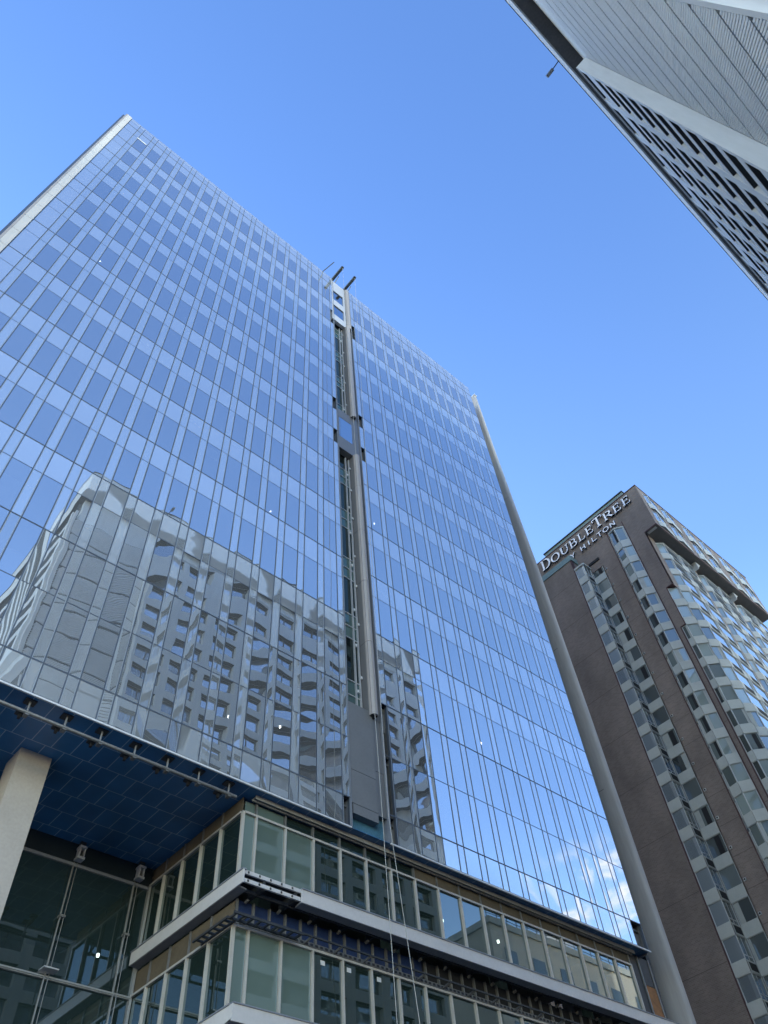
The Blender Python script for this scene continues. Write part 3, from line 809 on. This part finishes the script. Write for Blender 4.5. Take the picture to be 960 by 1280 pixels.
b.build('maroon_trim', BRICKT, hotel)
b = MB(); b.box(48.82, 50.0-.001, 22.62, 60, 56.5, 57.2); b.build('low_roof_cap', HCAP, hotel)
b = MB(); b.box(51.5, 68, 16.0, 26.5, HT+.121, 62.85, 0); b.box(51.4, 68.1, 15.9, 26.6, 62.85, 62.97, 1); b.build('penthouse', [HCAP, STEEL], hotel)
b = MB(); b.box(HX+.02, 69.4, YF+.05, 15.8, 54.33, 54.398); b.box(50.1, 50.35, YF+.2, 15.2, 54.29, 54.33, 1); b.build('overhang_soffit', [HSOFF, HFRAME], hotel)

def facets(b, pts, zb, h_sp, h_win, mats, styles, thick=0.08, frame=.045):
    """one storey of a faceted bay along plan points: pale spandrel below, framed glass above"""
    for i in range(len(pts)-1):
        p, q = V((*pts[i], 0)), V((*pts[i+1], 0))
        st = styles[i]
        d = (q-p).normalized(); nrm = V((d.y, -d.x, 0))      # outward for points listed left to right as seen from outside
        def Q(a, z, o=0.0):
            r = p+(q-p)*a+nrm*o
            return (r.x, r.y, z)
        L_ = (q-p).length
        f = frame/L_
        z1 = zb+h_sp; z2 = z1+h_win
        # spandrel (slightly proud)
        b.poly([Q(0, zb, .03), Q(1, zb, .03), Q(1, z1, .03), Q(0, z1, .03)], mats['sp'])
        b.poly([Q(0, z1, .03), Q(1, z1, .03), Q(1, z1, -.06), Q(0, z1, -.06)], mats['sp'])
        b.poly([Q(0, zb, -.06), Q(1, zb, -.06), Q(1, zb, .03), Q(0, zb, .03)], mats['sp'])
        # glass
        g = mats[st]
        b.poly([Q(f, z1, -.05), Q(1-f, z1, -.05), Q(1-f, z2-.03, -.05), Q(f, z2-.03, -.05)], g, rn=R2())
        # jambs and head
        for a0, a1 in ((0, f), (1-f, 1)):
            b.poly([Q(a0, z1, 0), Q(a1, z1, 0), Q(a1, z2, 0), Q(a0, z2, 0)], mats['fr'])
        b.poly([Q(f, z1, 0), Q(f, z1, -.05), Q(f, z2, -.05), Q(f, z2, 0)], mats['fr']); b.poly([Q(1-f, z1, -.05), Q(1-f, z1, 0), Q(1-f, z2, 0), Q(1-f, z2, -.05)], mats['fr'])
        b.poly([Q(f, z2-.03, -.05), Q(1-f, z2-.03, -.05), Q(1-f, z2-.03, 0), Q(f, z2-.03, 0)], mats['fr'])
        b.poly([Q(f, z2-.03, 0), Q(1-f, z2-.03, 0), Q(1-f, z2, 0), Q(f, z2, 0)], mats['fr'])
        if st == 'louv':   # louvred unit below the glass
            b.poly([Q(.12, zb+.12, .036), Q(.88, zb+.12, .036), Q(.88, z1-.1, .036), Q(.12, z1-.1, .036)], mats['void'])
            b.poly([Q(.45, z1, -.045), Q(.55, z1, -.045), Q(.55, z2, -.045), Q(.45, z2, -.045)], mats['fr'])
            b.poly([Q(.1, z1+.28, -.04), Q(.9, z1+.28, -.04), Q(.9, z1+.36, -.04), Q(.1, z1+.36, -.04)], mats['fr'])
        if st in ('lit', 'dark', 'open') and random.random() < .45:      # a drawn drape on one side
            w0 = random.choice((.12, .2, .3, .42))
            a0, a1 = (f, f+w0) if random.random() < .5 else (1-f-w0, 1-f)
            b.poly([Q(a0, z1+.02, -.046), Q(a1, z1+.02, -.046), Q(a1, z2-.05, -.046), Q(a0, z2-.05, -.046)], mats['cur'])
        if st == 'open':   # dark open casement
            b.poly([Q(.5, z1+.05, -.04), Q(.82, z1+.05, -.04), Q(.82, z2-.08, -.04), Q(.5, z2-.08, -.04)], mats['void'])
HM = [HPALE, G_HOT, HFRAME, G_HOTD, DARK, G_HOTF, G_HOTB, DRAPE]
MI = dict(sp=0, lit=1, fr=2, dark=3, louv=3, open=3, void=4, bright=5, blue=6, cur=7)
FL = 2.13
n_fl = 25
for k in range(n_fl):
    # column in the re-entrant corner: pale pane, louvred side, recessed dark pane
    zt_ = 54.92-FL*k
    zb = zt_-FL
    if zb < GROUND+1: break
    b = MB()
    facets(b, [(48.85, 22.70), (48.85, 21.68)], zb, .78, 1.35, MI, ['blue'])
    facets(b, [(48.85, 21.68), (49.95, 21.68)], zb, .70, 1.43, MI, ['louv'])
    facets(b, [(50.0, 21.66), (50.0, 20.42)], zb, .80, 1.33, MI, ['open' if random.random() < .55 else 'dark'])
    if k == 0:
        b.prism([(48.78, 22.72), (48.78, 21.7), (48.88, 21.58), (50.0, 21.58), (50.0, 22.72)], 'z', zt_, zt_+.18, 0)
        b.box(49.9, 50.6, 20.42, 21.66, zt_+.4, zt_+.7, 4)
    b.build('bay_window', HM, hotel)
    # shallow bow column
    zt_ = 56.85-FL*k-(.6 if k > 0 else 0)
    zb = zt_-FL-(.0)
    b = MB()
    bow = [(50.0, 18.66), (49.62, 18.42), (49.50, 17.68), (49.98, 16.93)]
    facets(b, bow, zb-(.6 if k == 0 else 0), .78+(.15 if k == 0 else 0), 1.35+(.45 if k == 0 else 0), MI, ['dark', 'open' if random.random() < .3 else 'lit', 'lit'])
    if k == 0: b.prism([(50.0, 18.68), (49.58, 18.42), (49.46, 17.66), (50.0, 16.9)], 'z', zt_, zt_+.12, 0)
    b.build('bay_window', HM, hotel)
    # small wall vents
    b = MB(); y, zz = 20.36-.01*k, 53.69-FL*k+.02
    y = 20.18
    b.box(49.93, 49.998, y-.09, y+.09, zz-.09, zz+.09, 0); b.box(49.92, 49.929, y-.055, y+.055, zz-.055, zz+.055, 1); b.build('vent', [HFRAME, DARK], hotel)
b = MB()
for k in range(25):
    zz = 53.1-FL*k
    b.box(HX-.004, HX+.01, 18.80, 20.3, zz, zz+.03)
    if k % 2 == 0: b.box(48.896, 48.91, 22.87, 60, zz+.7, zz+.73)
    if k % 3 == 0: b.box(HX-.004, HX+.01, 16.45, 16.81, zz, zz+.03)
b.build('control_joints', JOINT, hotel)
# sawtooth front under the overhang
for mno, x0 in enumerate((51.15, 57.6, 64.05)):
    for k in range(20):
        zt_ = 53.75-FL*k; zb = zt_-FL
        b = MB()
        pts = [(x0, 15.42), (x0+.7, 14.92), (x0+3.05, 14.96), (x0+3.2, 14.88), (x0+5.5, 14.98)]
        facets(b, pts, zb, .75, 1.38, MI, ['lit', 'louv' if False else 'bright', 'lit', 'bright'])
        for (p0, p1) in ((pts[1], pts[2]), (pts[3], pts[4])):
            dx, dy = p1[0]-p0[0], p1[1]-p0[1]
            b.poly([(p0[0]+dx*.2, p0[1]+dy*.2-.04, zb+.14), (p0[0]+dx*.8, p0[1]+dy*.8-.04, zb+.14), (p0[0]+dx*.8, p0[1]+dy*.8-.04, zb+.66), (p0[0]+dx*.2, p0[1]+dy*.2-.04, zb+.66)], 4)
        if k == 0: b.prism([(x0-.02, 15.44), (x0+.68, 14.88), (x0+3.05, 14.92), (x0+3.2, 14.84), (x0+5.5, 14.94), (x0+5.55, 15.6), (x0, 15.6)], 'z', zt_, zt_+.10, 0)
        b.build('corner_window', HM, hotel)
    b = MB(); b.box(x0+5.51, x0+6.4, 15.12, 15.6, GROUND, 54.32); b.box(x0+5.51, x0+5.6, 15.0, 15.119, GROUND, 53.7); b.build('brick_pier', BRICK, hotel)
    if mno == 0: continue
    b = MB(); b.prism([(x0-.95, 53.3), (x0-.75, 53.7), (x0-.1, 54.28), (x0-1.0, 54.28)], 'y', 14.5, 15.1); b.build('soffit_bracket', HFRAME, hotel)
# extra facets where the corner steps back lower down
for k in range(20):
    zt_ = 47.36-FL*k; zb = zt_-FL
    b = MB()
    if zb < 43.0: facets(b, [(50.05, 16.40), (50.05, 15.95)], zb, .78, 1.35, MI, ['dark'])
    facets(b, [(50.05, 15.95), (50.72, 15.25)], zb, .78, 1.35, MI, ['lit' if random.random() < .7 else 'open'])
    facets(b, [(50.72, 15.25), (51.15, 15.42)], zb, .78, 1.35, MI, ['dark'])
    b.build('corner_window', HM, hotel)
# windows in the overhanging top block
for gno in range(3):
    for j in range(2):
        for r in range(2):
            xa = 50.75+6.45*gno+2.85*j; zb = 54.75+2.75*r
            b = MB()
            facets(b, [(xa, YF-.01), (xa+.55, YF-.20), (xa+2.5, YF-.012)], zb, .8, 1.45, MI, ['blue', 'bright'])
            b.poly([(xa, YF-.01, zb+2.25), (xa+.55, YF-.20, zb+2.25), (xa+2.5, YF-.012, zb+2.25)], 0)
            b.poly([(xa+2.5, YF-.012, zb), (xa+.55, YF-.20, zb), (xa, YF-.01, zb)], 0)
            b.build('oriel_window', HM, hotel)

# ---------------- sign on the hotel: strokes of every letter built by hand
sign = thing('wall_sign', 'pale serif DOUBLETREE over smaller BY HILTON lettering below the brick roof edge', 'sign', (49.8, 20.5, 59))
TH = 0.19
def letter_mesh(strokes, h, w, y_left, zbase, xf=49.72, xb=49.90):
    """strokes: list of polygons in a unit box (0..1 wide, 0..1 tall); reading direction runs to smaller y"""
    b = MB()
    for poly in strokes:
        pts = [(y_left-px*w, zbase+pz*h) for px, pz in poly]
        n = len(pts)
        b.poly([(xf, *p) for p in pts], 0)
        b.poly([(xb, *p) for p in reversed(pts)], 1)
        for i in range(n):
            p, q = pts[i], pts[(i+1) % n]
            b.poly([(xf, *q), (xf, *p), (xb, *p), (xb, *q)], 1)
    b.build('letter', [SIGNW, SIGNB], sign)
def rect(x0, x1, z0, z1): return [(x0, z0), (x1, z0), (x1, z1), (x0, z1)]
def arc(cx, cz, rx, rz, a0, a1, t_side, t_top, n=14):
    """ring segment split into convex quads; stroke thick at the sides, thin at top"""
    out = []
    for i in range(n):
        t0 = math.radians(a0+(a1-a0)*i/n); t1 = math.radians(a0+(a1-a0)*(i+1)/n)
        P = lambda t, k: (cx+(rx-k*t_side)*math.cos(t), cz+(rz-k*t_top)*math.sin(t))
        q = [P(t0, 0), P(t1, 0), P(t1, 1), P(t0, 1)]
        if a1 < a0: q.reverse()
        out.append(q)
    return out
def serif(x0, x1, z): return rect(x0, x1, z, z+.07)
T, t = .17, .09
GL = {}
def stem(x): return [rect(x, x+T, .06, .94), serif(x-.09, x+T+.09, 0), serif(x-.09, x+T+.09, .93)]
GL['D'] = stem(.12)+[rect(.29, .45, .92, 1.0), rect(.29, .45, 0, .08)]+arc(.45, .5, .50, .5, -90, 90, T, t)
GL['O'] = arc(.5, .5, .5, .52, 0, 360, T, t, 28)
GL['U'] = [rect(.10, .10+T, .35, .94), rect(.76, .76+t, .35, .94), serif(.0, .36, .93), serif(.64, .97, .93)]+arc(.475, .36, .375, .38, 180, 360, .14, t)
GL['B'] = stem(.10)+[rect(.27, .5, .92, 1.0), rect(.27, .5, .47, .55), rect(.27, .55, 0, .08)]+arc(.5, .735, .34, .265, -90, 90, T, t)+arc(.55, .275, .38, .275, -90, 90, T, t)
GL['L'] = stem(.14)+[rect(.31, .86, 0, .08), rect(.79, .88, .08, .26)]
GL['E'] = stem(.12)+[rect(.29, .80, .92, 1.0), rect(.74, .82, .76, .92), rect(.29, .68, .47, .55), rect(.63, .70, .38, .64), rect(.29, .86, 0, .08), rect(.80, .88, .08, .26)]
GL['T'] = [rect(.5-T/2, .5+T/2, .06, .93), serif(.5-T/2-.12, .5+T/2+.12, 0), rect(.02, .98, .92, 1.0), rect(.02, .10, .74, .92), rect(.90, .98, .74, .92)]
GL['R'] = stem(.10)+[rect(.27, .5, .92, 1.0), rect(.27, .5, .45, .53)]+arc(.5, .725, .34, .275, -90, 90, T, t)+[[(.42, .46), (.80, .0), (1.02, .0), (.62, .48)], serif(.80, 1.06, 0)]
hs, ht_ = 1.06, 1.36
word = [('D', ht_, 26.45, 1.28), ('O', hs, 25.13, 1.13), ('U', hs, 23.88, 1.12), ('B', hs, 22.65, .98), ('L', hs, 21.55, .92), ('E', hs, 20.55, .95), ('T', ht_, 19.55, 1.22), ('R', hs, 18.25, 1.1), ('E', hs, 17.05, .98), ('E', hs, 15.95, .98)]
for ch, h, y, w in word: letter_mesh(GL[ch], h, w, y, 58.80)
s = .17
SG = {}
SG['B'] = [rect(.05, .05+s, 0, 1), rect(.22, .5, .88, 1), rect(.22, .5, .46, .57), rect(.22, .52, 0, .12)]+arc(.5, .735, .33, .265, -90, 90, s, .12, 8)+arc(.52, .285, .38, .285, -90, 90, s, .12, 8)
SG['Y'] = [rect(.5-s/2, .5+s/2, 0, .48), [(.0, 1), (.4, .45), (.6, .45), (.2, 1)], [(.8, 1), (.4, .44), (.6, .44), (1.0, 1)]]
SG['H'] = [rect(.05, .05+s, 0, 1), rect(.78, .78+s, 0, 1), rect(.22, .78, .44, .57)]
SG['I'] = [rect(.4, .6, 0, 1)]
SG['L'] = [rect(.1, .1+s, 0, 1), rect(.27, .9, 0, .13)]
SG['T'] = [rect(.5-s/2, .5+s/2, 0, .87), rect(.0, 1, .87, 1)]
SG['O'] = arc(.5, .5, .52, .52, 0, 360, .17, .13, 24)
SG['N'] = [rect(.05, .05+s, 0, 1), rect(.78, .78+s, 0, 1), [(.22, 1.0), (.22, .72), (.78, .0), (.78, .28)]]
for ch, y in (('B', 23.85), ('Y', 23.02), ('H', 21.72), ('I', 20.95), ('L', 20.3), ('T', 19.6), ('O', 18.85), ('N', 18.0)):
    letter_mesh(SG[ch], .60, .62 if ch != 'O' else .68, y, 57.55)

lowb = thing('low_block', 'low pale block further along the street, mirrored in the right podium windows', 'building', (76, -20, GROUND))
b = MB(); b.box(58, 95, -7, -26, GROUND, 34.5, 0); b.box(57.8, 95.2, -6.8, -26.2, 34.5, 35.1, 1); b.box(66, 74, -10, -20, 35.1, 37, 0); b.build('wall', [BEIGE, REAR], lowb)
for r in range(11):
    for k in range(9):
        x = 59.5+4.0*k; zz = 1.0+3*r
        b = MB(); b.box(x, x+1.7, -6.99, -6.96, zz, zz+1.7); b.build('window', G_HOTD, lowb)
b = MB()
for k in range(26): b.box(58+1.45*k, 58.05+1.45*k, -7.2, -7.25, 35.1, 36.1)
b.box(58, 95, -7.2, -7.25, 36.1, 36.16); b.box(58, 95, -7.2, -7.25, 35.6, 35.64)
b.build('roof_railing', STEEL, lowb)

# =================================================================== WORLD, SUN, VIEW
SUN_EL, SUN_AZ = 18.0, 3.0          # azimuth from +Y towards +X: the sun stands low behind the glass tower
w = bpy.data.worlds.new('World'); S.world = w; w.use_nodes = True
nt = w.node_tree; nt.nodes.clear(); L = nt.links
out = nt.nodes.new('ShaderNodeOutputWorld'); bg = nt.nodes.new('ShaderNodeBackground')
sky = nt.nodes.new('ShaderNodeTexSky'); sky.sky_type = 'NISHITA'; sky.sun_disc = False
sky.sun_elevation = math.radians(SUN_EL); sky.sun_rotation = math.radians(SUN_AZ)
sky.altitude = 0; sky.air_density = 1.0; sky.dust_density = 0.3; sky.ozone_density = 1.0
# whiter and brighter towards the horizon, deeper blue overhead (clear air over a hazy city)
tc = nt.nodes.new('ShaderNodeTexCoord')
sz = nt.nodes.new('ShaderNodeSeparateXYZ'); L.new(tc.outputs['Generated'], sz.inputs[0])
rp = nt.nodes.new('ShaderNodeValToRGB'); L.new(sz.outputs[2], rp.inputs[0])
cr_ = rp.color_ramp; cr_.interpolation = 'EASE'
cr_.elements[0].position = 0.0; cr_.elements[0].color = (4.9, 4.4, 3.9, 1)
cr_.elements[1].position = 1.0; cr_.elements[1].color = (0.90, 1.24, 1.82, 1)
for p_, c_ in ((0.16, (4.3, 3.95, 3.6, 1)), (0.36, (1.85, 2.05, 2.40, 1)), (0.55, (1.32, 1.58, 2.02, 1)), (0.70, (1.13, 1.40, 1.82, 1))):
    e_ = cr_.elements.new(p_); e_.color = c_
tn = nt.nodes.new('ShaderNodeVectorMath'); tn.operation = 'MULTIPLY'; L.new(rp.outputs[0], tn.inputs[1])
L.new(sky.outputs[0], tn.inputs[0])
# a few fair-weather clouds low over the street to the south-east (they show up mirrored in the tower)
cn = nt.nodes.new('ShaderNodeTexNoise'); cn.inputs['Scale'].default_value = 11.0; cn.inputs['Detail'].default_value = 7; cn.inputs['Roughness'].default_value = .55
mp = nt.nodes.new('ShaderNodeMapping'); mp.inputs['Scale'].default_value = (1, 1, 2.2); mp.inputs['Location'].default_value = (3.3, 1.2, 0.4); L.new(tc.outputs['Generated'], mp.inputs[0]); L.new(mp.outputs[0], cn.inputs['Vector'])
cr = nt.nodes.new('ShaderNodeMapRange'); cr.interpolation_type = 'SMOOTHSTEP'; cr.inputs[1].default_value = .46; cr.inputs[2].default_value = .60; L.new(cn.outputs[0], cr.inputs[0])
dd = nt.nodes.new('ShaderNodeVectorMath'); dd.operation = 'DOT_PRODUCT'; L.new(tc.outputs['Generated'], dd.inputs[0]); dd.inputs[1].default_value = V((0.778, -0.478, 0.385)).normalized()
dr = nt.nodes.new('ShaderNodeMapRange'); dr.interpolation_type = 'SMOOTHSTEP'; dr.inputs[1].default_value = .9945; dr.inputs[2].default_value = .9985; L.new(dd.outputs['Value'], dr.inputs[0])
mm = nt.nodes.new('ShaderNodeMath'); mm.operation = 'MULTIPLY'; L.new(cr.outputs[0], mm.inputs[0]); L.new(dr.outputs[0], mm.inputs[1])
mc = nt.nodes.new('ShaderNodeMix'); mc.data_type = 'RGBA'; L.new(mm.outputs[0], mc.inputs[0]); L.new(tn.outputs[0], mc.inputs[6]); mc.inputs[7].default_value = (6.0, 5.9, 6.2, 1)
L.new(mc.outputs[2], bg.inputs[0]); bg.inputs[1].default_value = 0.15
L.new(bg.outputs[0], out.inputs[0])
sd = bpy.data.lights.new('sun', 'SUN'); sd.energy = 2.5; sd.angle = math.radians(.5); sd.color = (1.0, .93, .82)
so = bpy.data.objects.new('sun', sd); COL.objects.link(so)
el, az = math.radians(SUN_EL), math.radians(SUN_AZ)
dirv = V((math.sin(az)*math.cos(el), math.cos(az)*math.cos(el), math.sin(el)))
so.rotation_euler = dirv.to_track_quat('Z', 'Y').to_euler(); so.location = dirv*100

vs = S.view_settings; vs.view_transform = 'Standard'; vs.look = 'None'; vs.gamma = 1.0; vs.exposure = 0.95; vs.use_curve_mapping = False
S.render.engine = 'CYCLES'
S.cycles.max_bounces = 8; S.cycles.transparent_max_bounces = 12; S.cycles.glossy_bounces = 5
S.cycles.use_denoising = True
S.cycles.caustics_reflective = False; S.cycles.caustics_refractive = False
